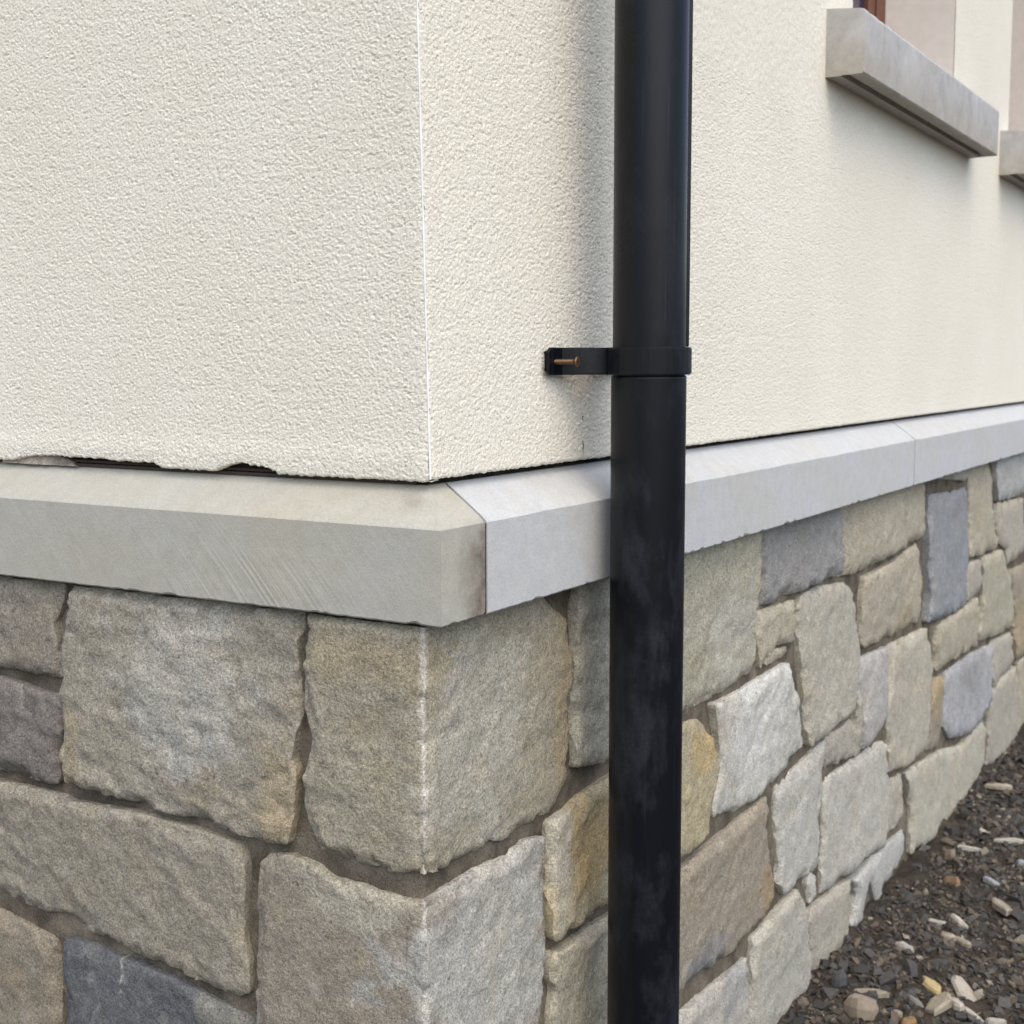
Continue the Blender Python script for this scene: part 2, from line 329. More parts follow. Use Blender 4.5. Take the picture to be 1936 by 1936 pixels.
def build_stone(poly, color, tints=(), quoin=False, proud=None, rough=1.0, label=None, step=None):
    global STONE_N; STONE_N += 1; sd = STONE_N*1.37
    P = [(s, min(z, -0.004) if z < -0.02 else -0.0035) for s, z in poly]
    A = np.array(P); cen = A.mean(0)
    wp = unfold(np.array([cen[0]]), np.array([cen[1]]), np.zeros(1))[0]; dist = np.linalg.norm(wp-CAM)
    if step is None: step = 0.0034*max(1.0, (dist/1.05)**1.2)
    jit = 0.0015
    B = densify(P, min(step*0.9, .0042), jit if dist < 1.4 else jit*.7, sd)
    B[:, 1] = np.minimum(B[:, 1], -0.003)
    if quoin:
        B[np.abs(B[:, 0]) < step*0.45, 0] = 0
    lo, hi = B.min(0), B.max(0)
    nx = int((hi[0]-lo[0])/step)+1; nz = int((hi[1]-lo[1])/step)+1
    gxx, gzz = np.meshgrid(lo[0]+step*(np.arange(nx)+.5), lo[1]+step*(np.arange(nz)+.5), indexing='ij')
    Q = np.stack([gxx.ravel(), gzz.ravel()], -1)+RNG.uniform(-.28, .28, (nx*nz, 2))*step
    ins = inside(Q, B); Q = Q[ins]; dd = seg_dist(Q, B); Q = Q[dd > max(step*0.55, .0026)]
    tg = np.roll(B, -1, 0)-np.roll(B, 1, 0); nn = np.stack([-tg[:, 1], tg[:, 0]], -1)/(np.linalg.norm(tg, axis=1)[:, None]+1e-9)
    for sg in (1, -1):
        ring = B+sg*nn*.0017; ring = ring[inside(ring, B)]
        if len(ring): Q = np.concatenate([Q, ring[seg_dist(ring, B) > .0013]])
    edges = [(i, (i+1) % len(B)) for i in range(len(B))]
    pts = [Vector(q) for q in B]
    if quoin:
        Q = Q[np.abs(Q[:, 0]) > step*0.5]
        zs = []
        for i in range(len(B)):       # where the outline crosses the arris
            a = B[i]; b = B[(i+1) % len(B)]
            if a[0] == 0: zs.append(a[1])
            elif a[0]*b[0] < 0: zs.append(a[1]+(b[1]-a[1])*(-a[0])/(b[0]-a[0]))
        z0, z1 = min(zs), max(zs); k = int((z1-z0)/step)
        base = len(pts); cz = [z0+(z1-z0)*t/k for t in range(k+1)]
        pts += [Vector((0, z)) for z in cz]; edges += [(base+i, base+i+1) for i in range(k)]
    pts += [Vector(q) for q in Q]
    vv, ee, ff, ov, oe, of = delaunay_2d_cdt(pts, edges, [list(range(len(B)))], 1, 1e-6)
    V = np.array([(v.x, v.y) for v in vv]); T = [t for t in ff]
    T = np.array([(t[0], t[i], t[i+1]) for t in T for i in range(1, len(t)-1)])
    if quoin: V[np.abs(V[:, 0]) < 4e-5, 0] = 0
    s, z = V[:, 0], V[:, 1]
    bd = seg_dist(V, B)
    pr = proud if proud is not None else 0.002+0.004*random.random()
    big = 0.0022*fbm(s, z, 14, 2, sd)+0.0012*fbm(s, z, 48, 3, sd+4)
    th = random.uniform(-.6, .6); ru, rv = s*math.cos(th)+z*math.sin(th), -s*math.sin(th)+z*math.cos(th)
    ridge = np.abs(fbm(ru*.55, rv, 40, 4, sd+11, .6)); big -= 0.0042*(ridge-0.2)
    # terraces: cleaved steps across the split face
    lv = fbm(ru*.6, rv, 13, 3, sd+40); st_ = sstep(.02, .035, lv+.03*fbm(s, z, 90, 3, sd+41)); big += 0.0016*(st_-.5)
    fine = 0.0016*fbm(s, z, 140, 4, sd+2, .75)
    tilt = (s-cen[0])*random.uniform(-.03, .03)+(z-cen[1])*random.uniform(-.04, .04)
    # flaked shelves along parts of the edge
    fl = fbm(s, z, 22, 3, sd+20)
    thr = np.clip(0.004+0.020*fl, 0, 0.016); shelf = 1-sstep(thr*0.9, thr*1.0+0.0006, bd+.0015*fbm(s, z, 130, 2, sd+25)); shelf *= (thr > 0.0025)
    d = pr+rough*(big+fine)+tilt-0.0036*shelf
    d -= 0.0016*np.exp(-(bd/0.0008))
    # spalls knocked off along the outline, each a tilted facet of its own
    per = len(B); nch = int(np.clip(np.linalg.norm(np.roll(B, -1, 0)-B, axis=1).sum()/.042, 5, 28))
    for _ in range(nch):
        b0 = B[random.randrange(per)]; ww = random.uniform(.003, .013); ll = random.uniform(.006, .022); dep = ww*random.uniform(.22, .42)
        dz_, ds_ = z-b0[1], s-b0[0]; dloc = np.hypot(ds_, dz_)
        e = np.maximum(bd/ww, dloc/ll)+.25*fbm(s, z, 110, 3, sd+60)
        d = np.where(e < 1, np.minimum(d, d-dep*(1-bd/ww)*.9-.0006), d)
    if quoin:
        ds = np.abs(s)+1e-9
        d = d*(0.45+0.55*sstep(0, 0.02, ds))+0.002*(1-sstep(0, 0.02, ds))
        for _ in range(9):
            zc_ = random.uniform(z.min(), z.max()); ww = random.uniform(.003, .012); ll = random.uniform(.006, .024)
            e = np.maximum(ds/ww, np.abs(z-zc_)/ll)+.3*fbm(s, z, 110, 3, sd+66); d = np.where(e < 1, d-ww*.3*(1-ds/ww), d)
    d = np.where(bd < 1e-5, np.minimum(d, pr), d)
    if quoin:
        near = np.minimum(np.abs(z-z0), np.abs(z-z1))+np.abs(s); d = np.where(near < .006, np.maximum(d, .0005), np.maximum(d, -.0006-.8*np.abs(s)))
    # tint
    tint = np.zeros((len(V), 4))
    for side, c, tx, ty, rad, colr, st in tints:
        q = to_sz(side, *pix(c, tx, ty)); rx, rz = (rad if isinstance(rad, tuple) else (rad, rad))
        e = np.hypot((s-q[0])/rx, (z-q[1])/rz)+0.8*fbm(s, z, 38, 5, sd+30, .65)
        f = st*(1-sstep(0.5, 1.1, e)); m = f > tint[:, 3]; colr = (colr[0]*.98, colr[1]*.985, colr[2]*.93)
        tint[m, :3] = colr; tint[:, 3] = np.maximum(tint[:, 3], f)
    if quoin:
        f = 0.72*(1-sstep(0.0003, 0.0022, np.abs(s)+0.0009*fbm(z, s, 160, 3, sd)))
        m = f > tint[:, 3]; tint[m, :3] = (0.62, 0.60, 0.56); tint[:, 3] = np.maximum(tint[:, 3], f)
    W = unfold(s, z, d)
    if quoin:
        on = np.abs(s) < 1e-7; W[on] = np.stack([XR+d[on], -YL-d[on], z[on]], -1)
    # sides: follow the outline edges back into the mortar
    cnt = {}
    for t in T:
        for a, b in ((t[0], t[1]), (t[1], t[2]), (t[2], t[0])): cnt[(a, b)] = cnt.get((a, b), 0)+1
    be = [(a, b) for (a, b) in cnt if (b, a) not in cnt]
    bi = sorted({a for e in be for a in e}); nb = len(bi); mr = {a: len(V)+k for k, a in enumerate(bi)}; mp = {a: len(V)+nb+k for k, a in enumerate(bi)}
    bv = V[bi]; shrink = cen+(bv-cen)*0.985
    Wb = unfold(np.where(np.sign(bv[:, 0]) == np.sign(shrink[:, 0]), shrink[:, 0], bv[:, 0]), np.minimum(shrink[:, 1], -0.003), np.full(len(bi), -0.03))
    if quoin:
        on = np.abs(bv[:, 0]) < 1e-7; Wb[on] = np.stack([np.full(on.sum(), XR-.015), np.full(on.sum(), -YL+.015), bv[on, 1]], -1)
        lf = (bv[:, 0] < 0) & ~on; rf = (bv[:, 0] > 0) & ~on      # neighbours of the arris stop at the same inner corner
        Wb[lf, 0] = np.minimum(Wb[lf, 0], XR-.015); Wb[lf, 1] = -YL+.015; Wb[rf, 1] = np.maximum(Wb[rf, 1], -YL+.015); Wb[rf, 0] = XR-.015
    sideF = np.array([(mr[b], mr[a], mp[a], mp[b]) for a, b in be])
    # orientation
    t0 = T[0]; nrm = np.cross(W[t0[1]]-W[t0[0]], W[t0[2]]-W[t0[0]]); outv = np.array([0, -1, 0]) if s[t0[0]]+s[t0[1]]+s[t0[2]] < 0 else np.array([1, 0, 0])
    if nrm@outv < 0: T = T[:, ::-1]; sideF = sideF[:, ::-1]
    VV = np.concatenate([W, W[bi], Wb]); tt = np.concatenate([tint, tint[bi], tint[bi]])
    org = W.mean(0)
    o = mesh_np('stone', VV, [T, sideF], M_STONE, stone_wall, True, org, {'tint': tt})
    o.color = (color[0]*.98, color[1]*.985, color[2]*.95, 1)
    if label: o['label'] = label
    return o
def trace(side, spec):
    """spec: list of (crop, [(x,y),...]); returns unfolded polygon"""
    out = []
    for c, pts in spec:
        for x, y in pts: out.append(to_sz(side, *pix(c, x, y)))
    return out
GREY = (0.37, 0.345, 0.30); TAN = (0.385, 0.352, 0.285); PURP = (0.19, 0.172, 0.158); SLATE = (0.118, 0.12, 0.128); BLUE = (0.255, 0.265, 0.285)
PALE = (0.47, 0.455, 0.42); YEL = (0.385, 0.335, 0.235); BROWN = (0.30, 0.262, 0.212); OLIVE = (0.375, 0.355, 0.285); OCH = (0.36, 0.285, 0.175); WHT = (0.62, 0.61, 0.58)
# left face
build_stone(trace('L', [('A', [(-220, 1040), (330, 1120), (322, 1220), (287, 1320), (312, 1400), (330, 1605), (140, 1580), (0, 1545), (-220, 1500)])]), (0.255, 0.228, 0.192))
build_stone(trace('L', [('B', [(-220, 60), (0, 118), (150, 168), (330, 223), (335, 330), (322, 430), (308, 500), (305, 685), (140, 650), (0, 608), (-220, 555)])]), PURP, label='dark purple grey stone at the left of the corner wall')
build_stone(trace('L', [('B', [(372, -360), (1572, -200), (1560, 0), (1565, 100), (1580, 270), (1555, 400), (1530, 540), (1555, 620), (1545, 760), (1530, 900), (1510, 998), (1420, 990), (1340, 960), (1000, 855), (760, 790), (620, 745), (430, 695), (360, 660), (340, 600), (345, 400), (343, 200), (350, 0)])]),
    (0.30, 0.275, 0.228), [('L', 'B', 1480, 760, (.03, .05), OCH, .5), ('L', 'B', 380, 500, (.02, .05), (.34, .27, .17), .5), ('L', 'B', 1070, 660, .03, OCH, .2), ('L', 'B', 950, 150, .09, (.45, .44, .42), .5)], rough=1.3)
build_stone(trace('L', [('B', [(-220, 600), (0, 665), (110, 690), (330, 740), (370, 765), (560, 800), (760, 830), (1000, 900), (1180, 960), (1247, 990), (1282, 1060), (1292, 1200), (1275, 1350), (1275, 1500), (1300, 1600), (1305, 1770), (1240, 1790), (1130, 1755), (900, 1640), (600, 1530), (440, 1450), (300, 1360), (200, 1350), (0, 1280), (-220, 1205)])]), (0.285, 0.258, 0.212), rough=1.1)
build_stone(trace('L', [('B', [(-220, 1265), (0, 1350), (150, 1430), (270, 1490), (290, 1540), (300, 1700), (310, 1932), (320, 2150), (-220, 2100)])]), (0.24, 0.208, 0.165))
build_stone(trace('L', [('B', [(338, 1482), (480, 1520), (640, 1590), (900, 1690), (1050, 1780), (1150, 1830), (1290, 1900), (1312, 2010), (1310, 2200), (345, 2130), (345, 1850), (332, 1600)])]), SLATE, [('L', 'B', 1150, 1880, (.03, .02), (.24, .23, .2), .6), ('L', 'B', 648, 1715, (.0015, .04), (.42, .41, .40), .9)], label='dark slate blue stone low on the left face of the wall')
# quoins
q1 = trace('L', [('C', [(225, -130), (225, 0), (222, 100), (213, 280), (258, 440), (235, 540), (210, 640), (205, 800), (240, 920), (290, 1030), (315, 1060), (560, 1112), (690, 1140)])])
q1 += [(0.0, to_sz('R', *pix('C', 830, 1150))[1])]
q1 += trace('R', [('C', [(900, 1140), (960, 1110), (1130, 1030), (1185, 978), (1250, 980), (1430, 870), (1530, 820), (1610, 650), (1612, 400), (1608, 0), (1590, -180), (1510, -240)])])
q1 += [to_sz('R', *pix('F', 1375, 1395)), (0.02, -.0035), (0.008, -.006), (0.0, to_sz('L', *pix('F', 640, 1650))[1]+.006), (-.012, -.012)] + [to_sz('L', *pix('F', 470, 1590))]
build_stone(q1, (0.32, 0.29, 0.228), [('L', 'C', 560, 20, (.12, .02), OCH, .38), ('R', 'C', 1000, 40, (.07, .022), (.42, .36, .24), .4), ('R', 'C', 1560, 200, (.02, .16), OCH, .55), ('R', 'C', 1120, 430, (.09, .11), (.40, .385, .345), .75)], True, 0.003, 0.7, 'corner stone directly under the capping')  # last tint paints the right face paler and greyer, for the light there
q2 = trace('L', [('C', [(-45, 2180), (-45, 1500), (-32, 1250), (-25, 1090), (20, 1045), (140, 1045), (260, 1100), (340, 1170), (500, 1210), (680, 1270)])])
q2 += [(0.0, to_sz('R', *pix('C', 832, 1312))[1])]
q2 += trace('R', [('C', [(960, 1222), (1100, 1140), (1270, 1050), (1350, 1000), (1380, 968), (1470, 950), (1475, 1250), (1485, 1550), (1480, 1800), (1480, 2180)])])
q2 += [(0.0, to_sz('R', *pix('C', 830, 2330))[1])]
build_stone(q2, (0.27, 0.238, 0.195), [('L', 'C', 520, 1270, (.09, .032), (.37, .345, .29), .75), ('L', 'C', 610, 1670, .03, OCH, .2), ('R', 'C', 1150, 1650, (.14, .18), (.42, .415, .40), .85)], True, 0.003, 0.7, 'lower corner stone with a brown left face and a right face tinted grey for the light on it')  # last tint puts the cooler light of the right face into its colour
# right face, left of the pipe
build_stone(trace('R', [('C', [(1622, -260), (1640, -330), (1960, -400), (1960, 470), (1780, 560), (1700, 582), (1625, 603), (1618, 400), (1622, 0)])]), (0.36, 0.34, 0.29), rough=1.5)
build_stone(trace('R', [('C', [(1490, 880), (1560, 828), (1650, 750), (1800, 640)])]) + trace('R', [('E', [(155, 372), (240, 340), (290, 392), (312, 430), (335, 550), (335, 650), (302, 750), (297, 880), (270, 940), (155, 1050)])]) + trace('R', [('C', [(1800, 1300), (1620, 1420), (1505, 1500), (1490, 1480), (1488, 1200)])]),
    (0.385, 0.335, 0.24), [('R', 'E', 270, 510, (.05, .04), (.42, .32, .165), .7), ('R', 'E', 200, 800, (.09, .06), (.38, .325, .21), .5), ('R', 'C', 1530, 1000, (.02, .1), (.42, .41, .38), .8), ('R', 'C', 1700, 1010, (.05, .05), (.46, .33, .15), .6)], label='yellow brown stone half hidden behind the drainpipe')
build_stone(trace('R', [('C', [(1500, 1560), (1600, 1498), (1680, 1440), (1790, 1372), (1990, 1230), (1990, 2180), (1492, 2180), (1490, 1990), (1490, 1880), (1512, 1750), (1490, 1700), (1490, 1600)])]), (0.38, 0.35, 0.28))
# right face, right of the pipe
D = lambda pts, col, tints=(), **k: build_stone(trace('R', [('D', pts)]), col, tints, **k)
Ee = lambda pts, col, tints=(), **k: build_stone(trace('R', [('E', pts)]), col, tints, **k)
D([(-60, 690), (160, 590), (340, 540), (500, 500), (530, 522), (535, 800), (530, 1000), (545, 1100), (540, 1150), (520, 1200), (370, 1310), (260, 1370), (160, 1430), (-60, 1560)], OLIVE, [('R', 'D', 420, 1000, (.09, .08), (.44, .43, .40), .6)])
D([(552, 470), (965, 345), (972, 430), (960, 530), (975, 640), (968, 680), (850, 740), (700, 800), (567, 855), (560, 760), (570, 720), (552, 600)], (0.27, 0.265, 0.265), [('R', 'D', 800, 450, (.12, .03), (.24, .24, .245), .6)], label='grey slate stone tucked under the capping right of the drainpipe')
D([(987, 340), (1298, 260), (1303, 400), (1300, 550), (1200, 608), (1130, 650), (1060, 680), (1030, 690), (972, 705), (982, 630), (970, 560), (982, 480)], TAN)
D([(1310, 258), (1415, 230), (1415, 485), (1390, 505), (1316, 540), (1308, 400)], TAN)
D([(1430, 210), (1635, 150), (1635, 202), (1430, 232)], GREY)
D([(1430, 275), (1560, 257), (1642, 235), (1645, 400), (1640, 600), (1622, 720), (1620, 850), (1540, 890), (1415, 940), (1430, 800), (1425, 500)], BLUE, proud=.006, label='tall blue grey stone below the capping')
D([(1650, 150), (1760, 118), (1765, 350), (1785, 550), (1700, 588), (1640, 600), (1650, 400)], TAN)
D([(1787, 112), (1935, 68), (1935, 260), (1900, 283), (1792, 310), (1780, 200)], (.40, .40, .40))
D([(1787, 322), (1925, 290), (1935, 560), (1842, 640), (1840, 560), (1800, 520)], GREY)
D([(1635, 630), (1705, 610), (1705, 780), (1625, 830)], GREY)
D([(1715, 602), (1810, 560), (1840, 680), (1870, 800), (1870, 950), (1820, 990), (1712, 1040), (1705, 1000), (1722, 800)], OLIVE)
D([(1460, 960), (1600, 870), (1690, 808), (1700, 880), (1702, 1000), (1690, 1060), (1600, 1110), (1500, 1170), (1470, 1195), (1460, 1080)], TAN)
D([(1850, 670), (1960, 625), (1960, 1080), (1885, 1130), (1880, 900), (1870, 750)], BROWN, [('R', 'D', 1900, 950, .1, OCH, .5)])
D([(1520, 1210), (1650, 1110), (1750, 1058), (1757, 1200), (1745, 1350), (1700, 1420), (1680, 1480), (1610, 1528), (1545, 1545), (1512, 1480), (1510, 1350)], (.36, .36, .38), [('R', 'D', 1650, 1180, (.14, .09), (.28, .285, .31), .8)])
D([(1467, 1230), (1513, 1212), (1506, 1350), (1498, 1500), (1490, 1590), (1430, 1612), (1440, 1400)], BROWN, [('R', 'D', 1470, 1300, .05, OCH, .7)])
D([(1765, 1040), (1830, 1010), (1868, 990), (1870, 1140), (1830, 1210), (1772, 1280), (1760, 1150)], GREY)
D([(1752, 1300), (1840, 1200), (1885, 1167), (1887, 1520), (1820, 1640), (1770, 1690), (1742, 1690), (1742, 1420)], GREY)
D([(1897, 1150), (1970, 1080), (1970, 1460), (1900, 1520)], TAN)
D([(1970, 60), (2100, 20), (2110, 330), (1975, 400)], GREY); D([(1980, 420), (2110, 350), (2110, 700), (1985, 800)], OLIVE); D([(1985, 820), (2110, 720), (2110, 1200), (1990, 1330)], GREY)
Ee([(1312, 622), (1500, 502), (1600, 480), (1660, 410), (1722, 330), (1725, 560), (1690, 640), (1600, 800), (1450, 960), (1340, 1050), (1340, 800), (1325, 720)], (.41, .39, .33))
D([(1237, 1060), (1330, 1010), (1425, 967), (1447, 1050), (1450, 1200), (1440, 1400), (1430, 1560), (1410, 1610), (1310, 1690), (1227, 1725), (1222, 1600), (1207, 1450), (1222, 1300)], (.41, .38, .32))
D([(1077, 1130), (1220, 1065), (1217, 1300), (1202, 1440), (1150, 1530), (1083, 1620), (1088, 1400), (1067, 1250)], (.39, .375, .36))
D([(1056, 1275), (1078, 1330), (1084, 1480), (1070, 1640), (1050, 1640), (1052, 1450)], GREY)
D([(1095, 702), (1200, 652), (1300, 592), (1390, 522), (1402, 700), (1395, 920), (1388, 940), (1250, 1010), (1092, 1075), (1077, 1000), (1080, 850), (1090, 750)], (.385, .345, .28), [('R', 'D', 1300, 930, (.06, .03), OCH, .45)])
D([(770, 802), (880, 752), (990, 732), (1050, 765), (1060, 900), (1065, 1100), (1058, 1250), (1045, 1380), (950, 1470), (880, 1530), (802, 1588), (792, 1500), (777, 1350), (764, 1150), (755, 980), (750, 870)], (.39, .37, .32))
D([(555, 882), (738, 822), (738, 900), (742, 1040), (640, 1066), (580, 1130), (562, 1190), (545, 1000)], TAN)
D([(602, 1120), (640, 1084), (730, 1062), (730, 1090), (640, 1150), (594, 1168)], TAN)
Ee([(312, 260), (350, 248), (480, 180), (680, 52), (718, 47), (748, 150), (773, 300), (783, 480), (720, 580), (620, 690), (500, 790), (470, 815), (455, 838), (310, 855), (302, 770), (335, 650), (340, 500), (330, 400)], PALE, [('R', 'E', 560, 250, (.12, .12), (.60, .60, .60), .6)], label='pale whitish stone right of the drainpipe')
Ee([(30, 1250), (150, 1120), (330, 962), (470, 852), (598, 742), (598, 900), (600, 1000), (638, 1150), (658, 1280), (620, 1335), (510, 1460), (400, 1565), (290, 1640), (150, 1740), (30, 1830)], BROWN, [('R', 'E', 270, 1600, (.08, .03), (.20, .202, .215), .8), ('R', 'E', 600, 1230, (.04, .05), (.34, .23, .12), .5)], label='brown stone with a blue grey lower edge right of the drainpipe')
Ee([(652, 690), (780, 572), (888, 442), (888, 560), (868, 640), (878, 720), (868, 850), (868, 980), (830, 1128), (760, 1180), (680, 1258), (652, 1200), (660, 1100), (642, 900), (642, 750)], (.42, .41, .38))
Ee([(907, 430), (1040, 337), (1045, 530), (990, 558), (912, 608), (897, 500)], GREY)
Ee([(912, 650), (1040, 560), (1200, 452), (1215, 480), (1210, 700), (1208, 900), (1190, 1008), (1100, 1060), (1000, 1158), (882, 1258), (882, 1100), (893, 950), (893, 780)], (.42, .405, .37))
Ee([(1227, 652), (1300, 622), (1303, 840), (1230, 928), (1212, 950), (1217, 750)], GREY)
Ee([(1030, 1180), (1200, 1002), (1313, 917), (1315, 1050), (1240, 1150), (1195, 1210), (1210, 1430), (1165, 1440), (1160, 1290), (1125, 1190), (1102, 1230), (1082, 1420), (1025, 1425), (1050, 1260)], (.42, .415, .40))
Ee([(817, 1330), (930, 1240), (1018, 1172), (1018, 1350), (1010, 1500), (950, 1620), (900, 1700), (842, 1770), (822, 1550), (802, 1400)], GREY)
Ee([(815, 1142), (843, 1130), (848, 1250), (817, 1312), (802, 1200)], PALE)
Ee([(522, 1490), (640, 1342), (738, 1222), (760, 1300), (790, 1420), (810, 1600), (808, 1800), (760, 1880), (650, 1990), (620, 2060), (512, 2100), (512, 1700)], (.40, .385, .345))
Ee([(30, 1975), (150, 1880), (300, 1742), (498, 1582), (503, 1700), (490, 1932), (480, 2140), (30, 2200)], (.40, .38, .345), [('R', 'E', 420, 1750, (.05, .05), (.3, .31, .335), .5)])
# blocks round the edge of the view
def filler(s0, s1, z0, z1, hrow):
    z = z1; r = random.Random(int(abs(s0*1000))+3)
    while z > z0+0.03:
        h = min(hrow*r.uniform(.8, 1.2), z-z0); s = s0
        while s < s1-0.02:
            wd = min(r.uniform(.12, .26), s1-s)
            if s1-s-wd < 0.06: wd = s1-s
            j = lambda: r.uniform(-.004, .004)
            c = r.choice([GREY, TAN, OLIVE, BROWN, PURP, PALE])
            build_stone([(s+.005+j(), z-h+.005+j()), (s+wd-.005+j(), z-h+.005+j()), (s+wd-.005+j(), z-.004), (s+.005+j(), z-.004)], c, step=.012)
            s += wd
        z -= h
xl = to_sz('L', -85, 1300)[0]
zlow = min(to_sz('L', *pix('B', 320, 2150))[1], to_sz('L', *pix('C', -45, 2180))[1]); print('left low', xl, zlow)
filler(-1.6, xl, GZ-.01, -.003, .16)
filler(xl, -0.004, GZ-.01, zlow-.006, .15)
yfar = to_sz('R', *pix('D', 2115, 800))[0]
filler(0.004, to_sz('R', *pix('E', 20, 2150))[0]-.01, GZ-.01, to_sz('R', *pix('C', 1480, 2190))[1]-.008, .14)
filler(yfar, 4.2, GZ-.01, -.003, .17)
# mortar
def mortar_sheet():
    ss = np.concatenate([-graded(0, .6, .006, 0.6)[::-1], []]); ss = np.concatenate([np.arange(-1.6, -.62, .04), np.arange(-.62, -.011, .006), [0.0], np.arange(.012, .9, .006), np.arange(.9, 2.6, .012), np.arange(2.6, 4.21, .06)])
    zz = np.concatenate([np.arange(GZ-.05, -.004, .006), [-.0015]])
    s_, z_ = np.meshgrid(ss, zz, indexing='ij'); d = -0.0075+0.0026*fbm(s_, z_, 25, 3, 50)+0.0018*fbm(s_, z_, 140, 2, 60)
    d = np.where(np.abs(s_) < .02, d*(np.abs(s_)/.02)-.0085*(1-np.abs(s_)/.02), d)
    W = unfold(s_.ravel(), z_.ravel(), d.ravel()); on = np.abs(s_.ravel()) < 1e-9
    W[on] = np.stack([XR+d.ravel()[on], -YL-d.ravel()[on], z_.ravel()[on]], -1)
    mesh_np('mortar', W, grid_faces(*s_.shape), M_MORTAR, stone_wall)
mortar_sheet()

# ------------------------------------------------------------------ capping course
cap = thing('capping_course', 'smooth pale sandstone capping with sloping top running round the corner between render and stone', 'wall capping', (0, 0, 0))
PROF = [(-.07, .0), (p-.004, 0.0), (p-.0012, .0003), (p, .0016), (p, .012), (p, .03), (p, .05), (p, H-.008), (p, H-.001), (p-.0008, H-.0001), (p-.006, H+(Z2-H)*.006/(p-E_)), (.018, H+(Z2-H)*(p-.018)/(p-E_)), (.006, H+(Z2-H)*(p-.006)/(p-E_)), (E_, Z2), (-.07, Z2)]
def cap_piece(path, seed, color, tintf=None):
    """path: list of stations (kind, along); 'L' x along, 'C' corner, 'R' y along"""
    V = []; n = len(PROF)
    for kind, a in path:
        for k, (o, z) in enumerate(PROF):
            if kind == 'L': q = [a, -o, z]
            elif kind == 'C': q = [o, -o, z]
            else: q = [o, a, z]
            V.append(q)
    V = np.array(V).reshape(len(path), n, 3)
    al = np.array([a if k == 'L' else (0 if k == 'C' else a+.2) for k, a in path])
    chip = np.clip(fbm(al, al*0+seed, 85, 4, seed, .65)-.12, 0, 1)*0.006+np.abs(fbm(al, al*0+seed, 400, 2, seed+3))*.0007
    V[:, 1:4, 2] += chip[:, None]*np.array([.3, .8, 1.0]); 
    for i, (k, a) in enumerate(path):
        if k == 'L': V[i, 2:4, 1] += chip[i]*.15
        elif k == 'R': V[i, 2:4, 0] -= chip[i]*.15
    wob = 0.0007*fbm(al, al*0, 30, 3, seed+8)
    V[:, 8:10, 2] += wob[:, None]
    m = len(path); VV = V.reshape(-1, 3); F = []
    for i in range(m-1):
        for k in range(n):
            a, b = i*n+k, i*n+(k+1) % n; F.append((a, a+n, b+n, b))
    F = np.array(F)
    caps = [np.array([list(range(n))]), np.array([list(range((m-1)*n, m*n))[::-1]])]
    tint = np.zeros((len(VV), 4))
    if tintf: tint = tintf(VV)
    o = mesh_np('capping_stone', VV, [F]+caps, M_CAP, cap, False, VV.mean(0), {'tint': tint}); o.color = (*color, 1)
    return o
yj = on_x(919.5, 1070, p)[1]; yj2 = on_x(1728.5, 890, p)[1]; print('joints', yj, yj2)
def stain(VV):
    t = np.zeros((len(VV), 4)); x, y, z = VV.T
    f = sstep(yj-.046, yj-.006, y+.016*fbm(z, y, 40, 4, 70)-.5*np.clip(z-.02, 0, 1)*0.4)*sstep(.092, .06, z)*(x > p-.004)
    f2 = sstep(.004, .0, np.abs(y+p))*0
    t[:, :3] = (.13, .103, .078); t[:, 3] = np.maximum(f*.95, 0)
    # saw marks low on the left face are left to the relief below; faint brown smear near the hip
    g = np.exp(-((x+.012)/.012)**2-((z-Z2+.008)/.008)**2)*(y < 0)*(x < .02); t[:, 3] = np.maximum(t[:, 3], .55*g)
    return t
pathL = [('L', x) for x in np.arange(-1.6, -.62, .05)]+[('L', x) for x in np.arange(-.62, p-.012, .0045)]+[('L', p-.009), ('C', 0)]+[('R', y) for y in np.linspace(-p+.006, yj-.0017, 26)]
